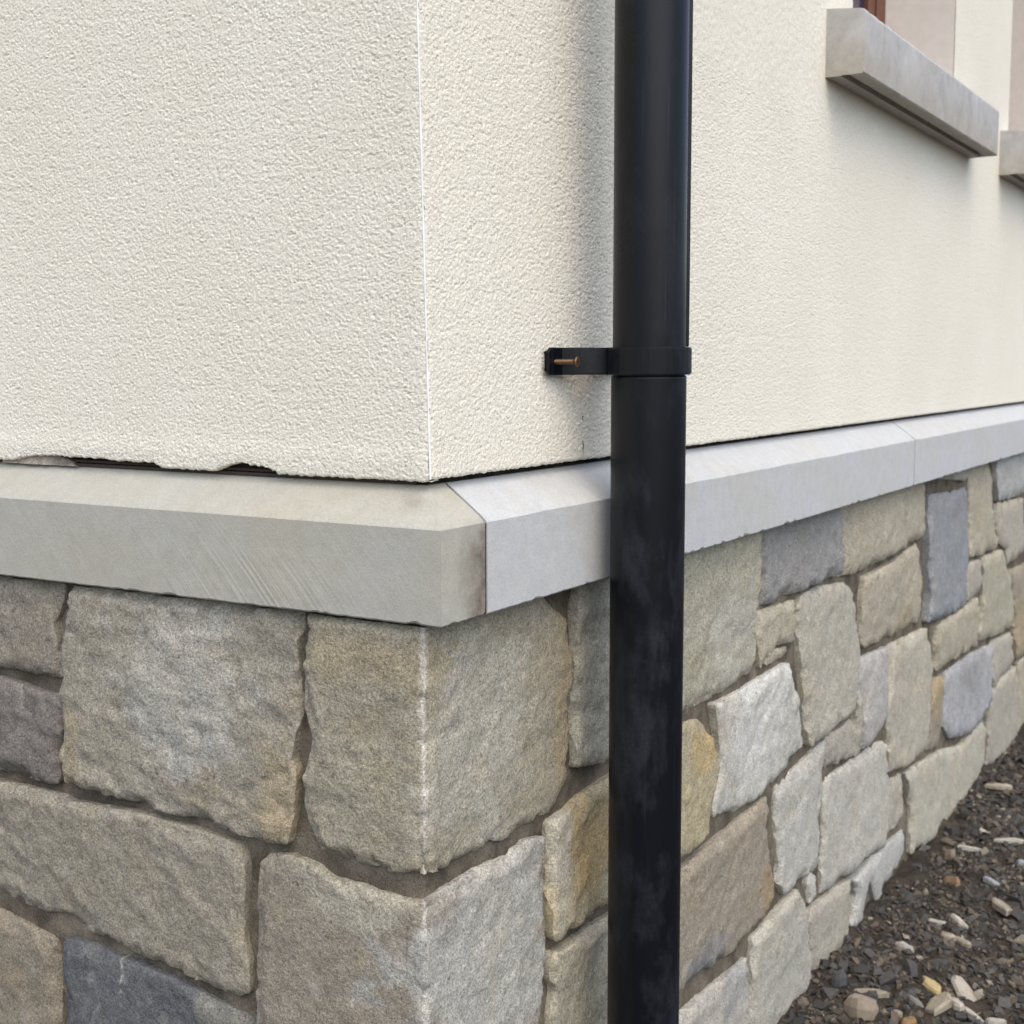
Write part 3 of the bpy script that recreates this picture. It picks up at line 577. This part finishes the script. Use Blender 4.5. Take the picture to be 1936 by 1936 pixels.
# stations near the corner must not cross the mitre: keep only those left of / beyond the inner edge
def fix_mitre(V): return V
def cap_corner():
    n = len(PROF)
    st = []
    xs = list(np.arange(-1.6, -.62, .05))+list(np.arange(-.62, -.0001, .0045))+[1.0*t for t in ()]
    V = []; al = []
    for x in xs:                       # left leg, stretched so that its last station is the mitre
        t = (x+1.6)/1.6
        V.append([(x if x < -.3 else -.3+(x+.3)*(o+.3)/.3, -o, z) for o, z in PROF]); al.append(x)
    V.append([(o, -o, z) for o, z in PROF]); al.append(0)
    for t in np.linspace(0, 1, 28)[1:]:
        V.append([(o, -o+(yj-.0017+o)*t, z) for o, z in PROF]); al.append(.1+t*.1)
    V = np.array(V); al = np.array(al); m = len(V)
    chip = np.clip(fbm(al, al*0+3.3, 85, 4, 5, .65)-.12, 0, 1)*0.005+np.abs(fbm(al, al*0+2, 400, 2, 9))*.0007
    chip[np.abs(al) < .02] *= .4
    V[:, 1:4, 2] += chip[:, None]*np.array([.3, .8, 1.0]); nl = len(xs)
    V[:nl, 2:4, 1] += chip[:nl, None]*.15; V[nl+1:, 2:4, 0] -= chip[nl+1:, None]*.15
    # faint diagonal saw marks on the left front: shallow grooves
    VV = V.reshape(-1, 3); F = []
    for i in range(m-1):
        for k in range(n):
            a, b = i*n+k, i*n+(k+1) % n; F.append((a, a+n, b+n, b))
    caps = [np.array([list(range(n))]), np.array([list(range((m-1)*n, m*n))[::-1]])]
    xs0 = on_y(460, 1120, -p)[0]; sw = np.exp(-((VV[:, 0]-xs0-.01)/.075)**2)*sstep(.062, .012, VV[:, 2])*(VV[:, 1] < -.02)+.18*(VV[:, 1] < -.02)
    o = mesh_np('capping_stone', VV, [np.array(F)]+caps, M_CAPSAW, cap, False, VV.mean(0), {'tint': stain(VV), 'saw': np.repeat(sw[:, None], 4, 1)}); o.color = (.40, .395, .352, 1)
    o['label'] = 'corner capping stone with a dirty joint face'
cap_corner()
for a, b, c, sdv in ((yj+.0017, yj2-.0019, (.475, .49, .50), 21), (yj2+.0019, yj2+1.15, (.475, .49, .505), 22), (yj2+1.153, 4.2, (.475, .49, .50), 23)):
    ys = np.concatenate([np.arange(a, b, .0055), [b]]) if sdv < 22 else np.concatenate([np.arange(a, b, .012), [b]])
    cap_piece([('R', y) for y in ys], sdv, c)

for yq in (yj, yj2, yj2+1.1515):
    bm = bmesh.new(); rings = []
    for dy in (-.0015, .0015):
        rings.append([bm.verts.new((o-(.0011 if o > 0 else 0), yq+dy, max(z-.0011, .001))) for o, z in PROF[3:-1]]+[bm.verts.new((-.06, yq+dy, .002))])
    n_ = len(rings[0])
    for k in range(n_): bm.faces.new((rings[0][k], rings[0][(k+1) % n_], rings[1][(k+1) % n_], rings[1][k]))
    bm_obj('joint_mortar', bm, M_JOINT, cap)

# ------------------------------------------------------------------ rendered wall
rw = thing('rendered_wall', 'cream scraped render walls meeting at a white edged corner above the pale capping', 'rendered wall', (0, 0, Z2))
ZTOP = 2.6
lean = lambda z: -0.022*np.clip(z-Z2, 0, 3)                # the corner is slightly out of plumb near the photo's corner
def stucco(u, z, sd):
    h = fbm(u*.9, z*1.2, 900, 2, sd, .7); h2 = fbm(u, z*1.2, 420, 2, sd+5); rn = RNG.normal(size=u.shape); rn = rn*.6+.2*(np.roll(rn, 1, 0)+np.roll(rn, 1, 1)); pit = np.clip(-fbm(u*.75, z*1.3, 800, 2, sd+12)-.3, 0, 1)
    return 0.00018*h+0.00008*h2+0.00030*rn-0.0026*pit
def rag(u, sd): return 0.0013*fbm(u, u*0, 260, 4, sd, .8)
# left coat
xs = np.concatenate([np.arange(-1.6, -.64, .02), np.arange(-.64, -.0026, .0009), [-.0018]])
zs = np.concatenate([np.arange(0, .455, .0009), np.arange(.455, .60, .005), np.arange(.60, ZTOP-ZB_L, .05)])
chipA = [on_y(*pix('A', *q)) for q in [(-40, 472), (60, 470), (110, 445), (170, 432), (270, 428), (420, 438), (520, 452), (600, 455), (700, 468), (800, 470), (825, 490), (850, 516)]]
chipB = [on_y(*pix('A', *q)) for q in [(1128, 512), (1165, 495), (1205, 472), (1265, 463), (1330, 480), (1400, 493), (1430, 515), (1446, 542)]]
zlow_l = np.full(len(xs), ZB_L)+rag(xs, 3)
for ch in (chipA, chipB):
    cx = [q[0] for q in ch]; cz = [q[2] for q in ch]
    zi = np.interp(xs, cx, cz, left=-1, right=-1); zlow_l = np.maximum(zlow_l, np.where(zi > 0, ZB_L+(zi-ZB_L)*.78-.0006+2.0*rag(xs, 8), -1))
U, Zr = np.meshgrid(xs, zs, indexing='ij')
fade = np.exp(-Zr/.008); Zw = ZB_L+Zr+(zlow_l-ZB_L)[:, None]*fade
cornx = lean(Zw); Xw = U+cornx*np.clip(1+U/.5, 0, 1)
Yw = -stucco(U, Zw, 100)*(1-.85*sstep(.42, .455, Zr))*sstep(-.66, -.62, U)
Yw += 0.0016*np.exp(-Zr/.0008)+0.0012*np.exp(-np.abs(U)/.0025)
lip = .0009*np.exp(-((Zr-.014)/.012)**2); Yw -= lip              # trowelled lip above the bottom edge
nu, nv = U.shape
V = np.stack([Xw, Yw, Zw], -1)
back = V[:, 0].copy(); back[:, 1] += .012; back[:, 2] += .001
V2 = np.concatenate([V.reshape(-1, 3), back]); b0 = nu*nv; i = np.arange(nu-1)
und = np.stack([i*nv, b0+i, b0+i+1, (i+1)*nv], -1)
mesh_np('render_coat', V2, [grid_faces(nu, nv), und], M_RENDER, rw)
# right coat, with the two window openings
def win_y(px, x=0.0, py=60): return on_x(px, py, x)[1]
O1 = (win_y(1612), win_y(1806)); O2 = (win_y(1913), win_y(1913)+O1[1]-O1[0])
SILL_P = 0.051
y_s0 = win_y(1561, 0, 149); y_s1 = win_y(1886, SILL_P, 290)
zs_bot = float(np.mean([on_x(1630, 142, SILL_P)[2], on_x(1889, 293, SILL_P)[2]])); zs_top = float(np.mean([on_x(1627, 12, SILL_P)[2], on_x(1884, 199, SILL_P)[2]]))
print('sill', y_s0, y_s1, zs_bot, zs_top, 'open', O1, O2)
OZ = (zs_top+.004, zs_top+1.25)
ys = [.0018]
while ys[-1] < 2.7: ys.append(ys[-1]+.0010*(1+ys[-1]/.5))
ys = np.array(sorted(list(ys)+list(np.arange(2.8, 4.3, .1))+list(O1)+list(O2)))
zz = np.array(sorted(list(np.arange(0, .42, .0010))+list(np.arange(.42, .86, .0022))+list(np.arange(.86, ZTOP-ZB_R, .05))+[OZ[0]-ZB_R, OZ[1]-ZB_R]))
U, Zr = np.meshgrid(ys, zz, indexing='ij')
Zw = ZB_R+Zr+rag(ys, 30)[:, None]*np.exp(-Zr/.012)
Xw = stucco(U, Zw, 140)*np.exp(-np.clip(U-.4, 0, 9)/1.6)+lean(Zw)*np.exp(-U/.35)
Xw -= 0.0018*np.exp(-Zr/.0008)+0.0012*np.exp(-np.abs(U)/.0025)
ycr = win_y(1102, 0, 830); zc0, zc1 = on_x(1102, 870)[2], on_x(1100, 795)[2]
crk = np.exp(-((U-ycr-.0012*fbm(Zw, Zw*0, 60, 3, 77))/.0013)**2)*sstep(zc1+.005, zc1-.01, Zw)
nu, nv = U.shape
uc = (ys[1:]+ys[:-1])/2; zc = ZB_R+(zz[1:]+zz[:-1])/2
hole = np.zeros((nu-1, nv-1), bool)
for O in (O1, O2): hole |= ((uc > O[0]) & (uc < O[1]))[:, None] & ((zc > OZ[0]) & (zc < OZ[1]))[None, :]
for j_, z_ in enumerate(zc):
    if zc0-.004 < z_ < zc1+.004:
        i_ = int(np.argmin(np.abs(uc-ycr-.0022*float(fbm(np.array([z_]), np.array([0.]), 70, 4, 77, .7)[0]))))
        if fbm(np.array([z_]), np.array([3.]), 90, 2, 78)[0] < .32: hole[i_, j_] = True
V = np.stack([Xw, U, Zw], -1); back = V[:, 0].copy(); back[:, 0] -= .012; back[:, 2] += .001
V2 = np.concatenate([V.reshape(-1, 3), back]); b0 = nu*nv; i = np.arange(nu-1); und = np.stack([(i+1)*nv, b0+i+1, b0+i, i*nv], -1)
mesh_np('render_coat', V2, [grid_faces(nu, nv, ~hole), und], M_RENDER, rw)
# corner bead
bm = bmesh.new(); zb = np.arange(ZB_L+.002, ZTOP, .01); seg = 8; rings = []
for z in zb:
    lx = float(lean(z)); r = .0013*(0.7+.25*float(vnoise(np.array([z*60]), np.array([0.]))[0]))
    rings.append([bm.verts.new((lx-.0012+r*math.cos(2*math.pi*k/seg), .0012+r*math.sin(2*math.pi*k/seg), z)) for k in range(seg)])
for a, b in zip(rings, rings[1:]):
    for k in range(seg): bm.faces.new((a[k], a[(k+1) % seg], b[(k+1) % seg], b[k]))
bm_obj('corner_bead', bm, M_BEAD, rw, True)
# dark damp-course strips behind the ragged lower edge
bm = bmesh.new(); bm_box(bm, (-1.6, .012, Z2+.0008), (-.014, .06, Z2+.05)); bm_box(bm, (-.06, .0122, Z2+.0008), (-.0115, 4.2, Z2+.05)); bm_obj('damp_course', bm, M_BACK, rw)
bm = bmesh.new(); bm_box(bm, (-1.6, .008, Z2+.0006), (-.02, .0118, Z2+.0030)); bm_box(bm, (-1.6, .0095, Z2+.0042), (-.02, .0117, Z2+.0062)); bm_obj('damp_course', bm, make_plain('brown_strip', (.06, .045, .037), .8, .2), rw)
q0 = on_y(*pix('A', 60, 470)); q1_ = on_y(*pix('A', 380, 490))
xsb = np.linspace(q0[0]-.02, q1_[0], 40); zt = Z2+.0145*np.clip(1-np.linspace(0, 1, 40)**3, 0, 1)+.002*fbm(xsb, xsb*0, 120, 3, 5)
bm = bmesh.new(); lo_ = [bm.verts.new((x, .0045+.003*float(fbm(np.array([x]), np.array([0.]), 160, 3, 9)[0]), Z2+.0004)) for x in xsb]; hi_ = [bm.verts.new((x, .0075, z)) for x, z in zip(xsb, zt)]; bk_ = [bm.verts.new((x, .02, z)) for x, z in zip(xsb, zt)]
for a in range(39): bm.faces.new((lo_[a], lo_[a+1], hi_[a+1], hi_[a])); bm.faces.new((hi_[a], hi_[a+1], bk_[a+1], bk_[a]))
bm_obj('bedding_mortar', bm, M_BED, rw)
# masonry core behind coat and stones
bm = bmesh.new(); bm_box(bm, (-1.6, .061, GZ-.05), (-.25, .25, ZTOP)); bm_box(bm, (-.249, .061, GZ-.05), (-.061, 4.2, zs_bot)); bm_obj('masonry_core', bm, M_MORTAR, rw)
bm = bmesh.new(); bm_box(bm, (-.125, -.0+.07, ZTOP-.02), (-.02, 4.2, ZTOP)); bm_box(bm, (-3, .07, ZTOP+.01), (.25, 4.4, ZTOP+.12)); bm_box(bm, (-3, -.25, ZTOP+.01), (.25, .069, ZTOP+.12)); bm_obj('eaves_soffit', bm, M_SMOOTH, rw)

# ------------------------------------------------------------------ windows
REC = .123
def window(O, s0, s1, label, seed):
    t = thing('window', label, 'window', (0, O[0], zs_bot))
    # stone sill with a drip groove: profile swept along y
    prof = [(-.10, zs_bot+.008), (-.002, zs_bot), (SILL_P*.40, zs_bot), (SILL_P*.42, zs_bot+.007), (SILL_P*.60, zs_bot+.007), (SILL_P*.62, zs_bot), (SILL_P-.002, zs_bot), (SILL_P, zs_bot+.002), (SILL_P, zs_top-.005), (SILL_P-.002, zs_top-.001), (SILL_P-.006, zs_top), (-.03, zs_top+.008), (-REC+.0015, zs_top+.012)]
    st = np.linspace(s0, s1, 60); V = []; F = []; n = len(prof)
    for y in st:
        for k, (x, z) in enumerate(prof):
            e = .0028*fbm(np.array([y]), np.array([k*.02]), 70, 4, seed, .7)[0] if k in (5, 6, 7, 8, 9, 10) else 0
            if k in (3, 4) and y in (st[0], st[-1]): z = zs_bot+.0004
            V.append((x-abs(e)*.5, y, z+(abs(e) if k < 8 else -.4*abs(e))))
    for i in range(59):
        for k in range(n): a, b = i*n+k, i*n+(k+1) % n; F.append((a, b, b+n, a+n))
    V = np.array(V)
    tint = np.zeros((len(V), 4)); tint[:, :3] = (.30, .25, .165); tint[:, 3] = np.where(V[:, 2] < zs_bot+.0075, .55, 0)
    o = mesh_np('sill', V, [np.array(F), np.array([list(range(n))[::-1]]), np.array([list(range(59*n, 60*n))])], M_SILL, t, False, None, {'tint': tint}); o.color = (.455, .46, .47, 1)
    y0, y1 = O; z0, z1 = zs_top-.085, OZ[1]
    # reveals
    bm = bmesh.new(); bm_box(bm, (-REC-.05, y1-.0, OZ[0]-.003), (-.0015, y1+.02, z1)); bm_box(bm, (-REC-.05, y0-.02, OZ[0]-.003), (-.0015, y0, z1)); bm_box(bm, (-REC-.05, y0-.02, z1+.0005), (-.0015, y1+.02, z1+.02)); bm_obj('reveal', bm, M_SMOOTH, t)
    fr = bmesh.new(); f = .05; x0, x1 = -REC-.045, -REC
    bm_box(fr, (x0, y1-f, z0), (x1, y1-.0005, z1), .002); bm_box(fr, (x0, y0+.0005, z0), (x1, y0+f, z1), .002); bm_box(fr, (x0, y0+f+.0005, z0), (x1, y1-f-.0005, z0+f), .002); bm_box(fr, (x0, y0+f+.0005, z1-f), (x1, y1-f-.0005, z1), .002)
    fo = bm_obj('frame', fr, M_WOOD, t)
    ca = bmesh.new(); c = .035; x1 -= .004
    bm_box(ca, (x0+.002, y1-f-c, z0+f+.001), (x1, y1-f-.001, z1-f-.001), .003); bm_box(ca, (x0+.002, y0+f+.001, z0+f+.001), (x1, y0+f+c, z1-f-.001), .003); bm_box(ca, (x0+.002, y0+f+c+.0005, z0+f+.001), (x1, y1-f-c-.0005, z0+f+c), .003); bm_box(ca, (x0+.002, y0+f+c+.0005, z1-f-c), (x1, y1-f-c-.0005, z1-f-.001), .003)
    bm_obj('casement', ca, M_WOOD, t)
    gl = bmesh.new(); bm_box(gl, (x0+.021, y0+f+c-.004, z0+f+c-.004), (x0+.031, y1-f-c+.004, z1-f-c+.004)); bm_obj('pane', gl, M_GLASS, t)
    return t
window(O1, y_s0, y_s1, 'nearer window with brown frame above a projecting grey stone sill', 5)
window(O2, win_y(1888, 0, 334), win_y(1888, 0, 334)+(y_s1-y_s0), 'farther window cut off by the right edge with only its grey sill end showing', 9)

# ------------------------------------------------------------------ drainpipe
az = math.radians(-25.35); D_ = 1.449*S; PX, PY = CAM[0]+math.sin(az)*D_, CAM[1]+math.cos(az)*D_; PR = .0402*S
PX += 0
print('pipe', PX, PY, PR, 'cap front', p)
zbr0 = on_y(1225, 709, PY-PR)[2]; zbr1 = on_y(1225, 656, PY-PR)[2]; zbm = (zbr0+zbr1)/2; print('bracket z', zbr0, zbr1)
dp = thing('drainpipe', 'black plastic drainpipe standing in front of the right wall beside the corner', 'drainpipe', (PX, PY, GZ))
bm = bmesh.new(); bm_lathe(bm, [(PR, GZ-.03), (PR, -.3), (PR, zbr0-.004), (PR, zbr0-.0022), (PR-.0006, zbr0-.0008), (PR-.004, zbr0-.0006)], (PX, PY, 0), seg=64); bm_obj('pipe', bm, M_PIPE, dp, True)
PR2 = PR-.0013
bm = bmesh.new(); bm_lathe(bm, [(PR2, zbr0-.02), (PR2, .7), (PR2, ZTOP)], (PX, PY, 0), seg=64); bm_obj('pipe', bm, M_PIPE, dp, True)
# moulded seam strip on the far side of the upper length
vx, vy = math.cos(az), -math.sin(az)                     # to the right of the line of sight
a0 = math.atan2(vy, vx)+.30
bm = bmesh.new(); q = bmesh.ops.create_cube(bm, size=1)['verts']
for v in q:
    rr = PR2-.002+(v.co.x+.5)*.0065; tt = (v.co.y)*.0045; z = zbr1+.0005+(v.co.z+.5)*(ZTOP-zbr1)
    v.co = Vector((PX+rr*math.cos(a0)-tt*math.sin(a0), PY+rr*math.sin(a0)+tt*math.cos(a0), z))
bmesh.ops.bevel(bm, geom=[e for e in bm.edges], offset=.0006, segments=2, affect='EDGES'); bm_obj('seam_strip', bm, M_PIPE, dp)
# strap bracket: foot on the wall, arm out to the pipe, strap round the front
foot_y = win_y(1037, .004, 683)
path = [(.0050, foot_y), (.0055, foot_y+.010), (.0070, foot_y+.018)]
ro = PR+.0027; aL = math.radians(198)
pts2 = []
for k in range(29):
    a = -math.radians(150)+k*math.radians(300)/28         # angle about pipe, from -150 (left/back) round the front (+x) to +150
    pts2.append((PX+ro*math.cos(a), PY+ro*math.sin(a)))
ex, ey = pts2[0]
for t in (.35, .7): path.append((.0070+(ex-.0070)*t, foot_y+.018+(ey-foot_y-.018)*t))
path += pts2
fy2 = 2*PY-foot_y
for t in (.3, .65): path.append((pts2[-1][0]+(.0070-pts2[-1][0])*t, pts2[-1][1]+(fy2-.018-pts2[-1][1])*t))
path += [(.0070, fy2-.018), (.0055, fy2-.010), (.0050, fy2)]
def strap(path, z0, z1, th, round_ends=True):
    bm = bmesh.new(); P = np.array(path); n = len(P); T = np.gradient(P, axis=0); T /= np.linalg.norm(T, axis=1)[:, None]; N = np.stack([T[:, 1], -T[:, 0]], -1)
    rows = []
    for i in range(n):
        ins = .004 if round_ends and i in (0, n-1) else 0
        a = P[i]+N[i]*th/2; b = P[i]-N[i]*th/2
        rows.append([bm.verts.new((*a, z0+ins)), bm.verts.new((*a, z1-ins)), bm.verts.new((*b, z1-ins)), bm.verts.new((*b, z0+ins))])
    for i in range(n-1):
        for k in range(4): bm.faces.new((rows[i][k], rows[i][(k+1) % 4], rows[i+1][(k+1) % 4], rows[i+1][k]))
    bm.faces.new(rows[0][::-1]); bm.faces.new(rows[-1]); bmesh.ops.recalc_face_normals(bm, faces=bm.faces[:])
    es = [e for e in bm.edges if len(e.link_faces) == 2 and e.calc_face_angle(0) > .9]
    bmesh.ops.bevel(bm, geom=es, offset=.0010, segments=3, affect='EDGES')
    return bm
bm = strap([(path[0][0], path[0][1]-.004)]+path+[(path[-1][0], path[-1][1]+.004)], zbr0, zbr1, .0034)
bm_box(bm, (-.004, foot_y+.002, zbr0+.003), (.0030, foot_y+.022, zbr1-.003), .001)     # spacer behind the foot
br = bm_obj('bracket', bm, M_PIPE, dp, False)
br['label'] = 'black strap bracket with a half driven bronze screw'
# screw sticking out of the foot
sy = win_y(1048, .006, 684); sz = on_x(1048, 684, .006)[2]
bm = bmesh.new(); x0 = .0; L = .0235; prof = [(.0012, 0)]
for k in range(14): h = .001+k*L*.82/14; prof += [(.0014, h), (.0025, h+.0007), (.0014, h+.0013)]
prof += [(.0016, L*.88), (.0022, L*.93), (.0042, L*1.0), (.0044, L*1.02), (.0038, L*1.06)]
bm_lathe(bm, prof, (x0+.005, sy, sz), 'X', 20)
sc = bm_obj('screw', bm, M_BRONZE, br, True, origin=(PX, PY, GZ)); sc.location = (0, 0, 0)
bm = bmesh.new(); xh = .005+L*1.06
bm_box(bm, (xh-.0006, sy-.0021, sz-.0005), (xh+.0003, sy+.0021, sz+.0005)); bm_box(bm, (xh-.0006, sy-.0005, sz-.0021), (xh+.00028, sy+.0005, sz+.0021))
sr = bm_obj('screw_recess', bm, M_BACK, br, False, origin=(PX, PY, GZ)); sr.location = (0, 0, 0)

# ------------------------------------------------------------------ loose stone chips, each a thing of its own
CHIP_AT = []
def chip(a, b, wfrac, th, color, label, cat='stone chip', name='stone_chip', seed=0, group='loose stone chips on the soil'):
    r = random.Random(seed*13+5); th *= (.7 if th > .018 else .5)
    A = on_z(*pix('E', *a), GZ+.012); B = on_z(*pix('E', *b), GZ+.012); c = (A+B)/2; L = np.linalg.norm(B-A); d = (B-A)/L; n = np.array([-d[1], d[0], 0])
    hz = float(ground_h(np.array(c[0]), np.array(c[1])))+.003; CHIP_AT.extend([(*(c[:2]+d[:2]*L*t), L*max(wfrac*.42, .16)) for t in (-.3, 0, .3)]); n_ = 10; bm = bmesh.new(); top = []; mid = []; bot = []
    tl = np.array([r.uniform(-.25, .25), r.uniform(-.35, .15)])
    for k in range(n_):
        t = 2*math.pi*k/n_; rr = r.uniform(.62, 1.15); u = math.cos(t)*L/2*rr*(1.0 if abs(math.cos(t)) < .9 else 1.05); v = math.sin(t)*L*wfrac/2*r.uniform(.75, 1.15)
        tz = tl[0]*u+tl[1]*v; q = c+d*u+n*v; q2 = c+d*u*.82+n*v*.75
        bot.append(bm.verts.new((q[0], q[1], hz-.004+tz*.5))); mid.append(bm.verts.new((q[0], q[1], hz+th*.45+tz))); top.append(bm.verts.new((q2[0], q2[1], hz+th*r.uniform(.8, 1.15)+tz)))
    for X_, Y_ in ((bot, mid), (mid, top)):
        for k in range(n_): bm.faces.new((X_[k], X_[(k+1) % n_], Y_[(k+1) % n_], Y_[k]))
    bm.faces.new(top); bm.faces.new(bot[::-1])
    o = bm_obj(name, bm, M_CHIP, None, False, origin=(c[0], c[1], hz)); o.color = (*color, 1)
    o['label'] = label; o['category'] = cat; o['group'] = group
    return o
PT = (.28, .25, .195); PW = (.36, .345, .305); PO = (.24, .16, .085); PG = (.20, .197, .185); PB = (.26, .275, .29)
CH = [((1020, 1735), (1220, 1765), .28, .008, PT, 'long thin cream chip on bare soil nearest the foot of the stone wall'),
 ((1005, 1860), (1170, 1830), .65, .030, (.25, .21, .165), 'chunky tan rock, biggest of the loose stones by the foot of the wall'),
 ((1312, 1775), (1425, 1825), .42, .010, PG, 'flat grey chip left of the orange tinged stone at the bottom of the photo'),
 ((1405, 1690), (1500, 1775), .5, .014, (.40, .32, .17), 'yellow tan chip with an orange end among pale shards'),
 ((1565, 1690), (1715, 1845), .35, .010, (.37, .33, .285), 'largest long pinkish grey shard lying diagonally near the bottom right'),
 ((1435, 1870), (1525, 1800), .6, .012, PT, 'broad pale chip just below the yellow tan chip'),
 ((1535, 1810), (1620, 1860), .5, .012, (.40, .36, .32), 'pale pinkish chip left of the narrow splinter'),
 ((1600, 1810), (1730, 1895), .18, .007, PW, 'narrow white splinter below the largest diagonal shard'),
 ((1730, 1905), (1845, 1900), .32, .010, PW, 'white oval pebble at the very bottom of the photo'),
 ((1290, 1920), (1370, 1895), .6, .016, PO, 'orange brown stone cut by the bottom edge of the photo'),
 ((1240, 1850), (1300, 1870), .55, .010, PT, 'small cream chip right of the chunky tan rock'),
 ((1260, 1500), (1350, 1530), .5, .014, PW, 'isolated white chip in dark gravel below the forked wall stone'),
 ((1560, 1455), (1665, 1505), .35, .009, PT, 'flat cream chip at the right of a touching pair'),
 ((1500, 1445), (1570, 1495), .6, .012, (.30, .26, .21), 'dull tan chip at the left of a touching pair'),
 ((1430, 1350), (1550, 1365), .30, .009, PW, 'long white chip, left half of a broken white line'),
 ((1540, 1345), (1650, 1398), .42, .012, (.42, .39, .34), 'white cream chip, right half of a broken white line'),
 ((1590, 995), (1742, 995), .22, .007, PW, 'thin white splinter lying level in the middle distance'),
 ((1770, 962), (1950, 968), .20, .007, PW, 'long white splinter reaching the right edge of the photo'),
 ((1720, 1150), (1820, 1180), .3, .008, PB, 'pale bluish sliver in the gravel at the right'),
 ((1790, 1235), (1838, 1335), .45, .010, (.31, .27, .22), 'tan chip pointing along the wall below the bluish sliver'),
 ((1510, 1045), (1580, 1055), .8, .024, (.22, .18, .14), 'round tan pebble right of the wall below the thin white splinter'),
 ((1515, 1150), (1600, 1190), .6, .020, (.26, .18, .11), 'orange brown lump half sunk in soil'),
 ((1735, 680), (1860, 695), .35, .012, (.36, .32, .26), 'farthest flat cream chip close to the wall foot'),
 ((1700, 905), (1750, 930), .7, .014, PW, 'small white lump above the thin splinter'),
 ((1885, 1065), (1960, 1085), .5, .014, PB, 'bluish white chip at the right edge of the photo'),
 ((920, 1710), (1000, 1720), .8, .024, (.08, .083, .086), 'dark grey rounded stone beside the wall foot')]
for i, cdef in enumerate(CH): chip(*cdef, seed=i)
# ------------------------------------------------------------------ gravel: nobody could count it
IV = np.array([(1, 0, 0), (-1, 0, 0), (0, 1, 0), (0, -1, 0), (0, 0, 1), (0, 0, -1), (.75, .7, .5), (-.7, .6, -.6)], float)*1.05
IF = np.array([(4, 0, 6), (4, 6, 2), (0, 2, 6), (2, 1, 4), (1, 3, 4), (3, 0, 4), (2, 0, 5), (1, 2, 7), (2, 5, 7), (5, 1, 7), (3, 1, 5), (0, 3, 5)])
NP = 80000
gxp = 0.006+RNG.random(NP)**1.0*1.25; gyp = 0.35+RNG.random(NP)*3.2
dens = sstep(-.35, .25, fbm(gxp, gyp, 5, 4, 33)+.85*sstep(.0, .16, gxp)+.06); keepm = RNG.random(NP) < dens
for cx_, cy_, cl_ in CHIP_AT: keepm &= np.hypot(gxp-cx_, gyp-cy_) > cl_
gxp, gyp = gxp[keepm], gyp[keepm]; NP = len(gxp)
rad = np.clip(np.exp(RNG.normal(math.log(.0036), .5, NP)), .0018, .013)
Rm = RNG.normal(size=(NP, 3, 3)); Rm, _ = np.linalg.qr(Rm)
sc_ = RNG.uniform(.4, 1.35, (NP, 1, 3)); V = IV[None]*(1+RNG.uniform(-.3, .3, (NP, 8, 1)))*sc_
V = np.einsum('nij,nkj->nki', Rm, V)*rad[:, None, None]; V[:, :, 2] *= .8
V += np.stack([gxp, gyp, ground_h(gxp, gyp)+rad*.25], -1)[:, None]
F = (IF[None]+(np.arange(NP)*8)[:, None, None]).reshape(-1, 3)
k = RNG.random(NP); gcol = np.where((k < .58)[:, None], np.array([.060, .059, .056]), np.where((k < .945)[:, None], np.array([.10, .082, .064]), np.array([.20, .18, .145])))*RNG.uniform(.6, 1.4, (NP, 1))
tint = np.concatenate([np.repeat(gcol, 8, 0), np.ones((NP*8, 1))], 1)
gr = mesh_np('gravel', V.reshape(-1, 3), F, M_GRAVEL, None, False, None, {'tint': tint}); gr['kind'] = 'stuff'; gr['label'] = 'dark crushed gravel scattered over the soil'
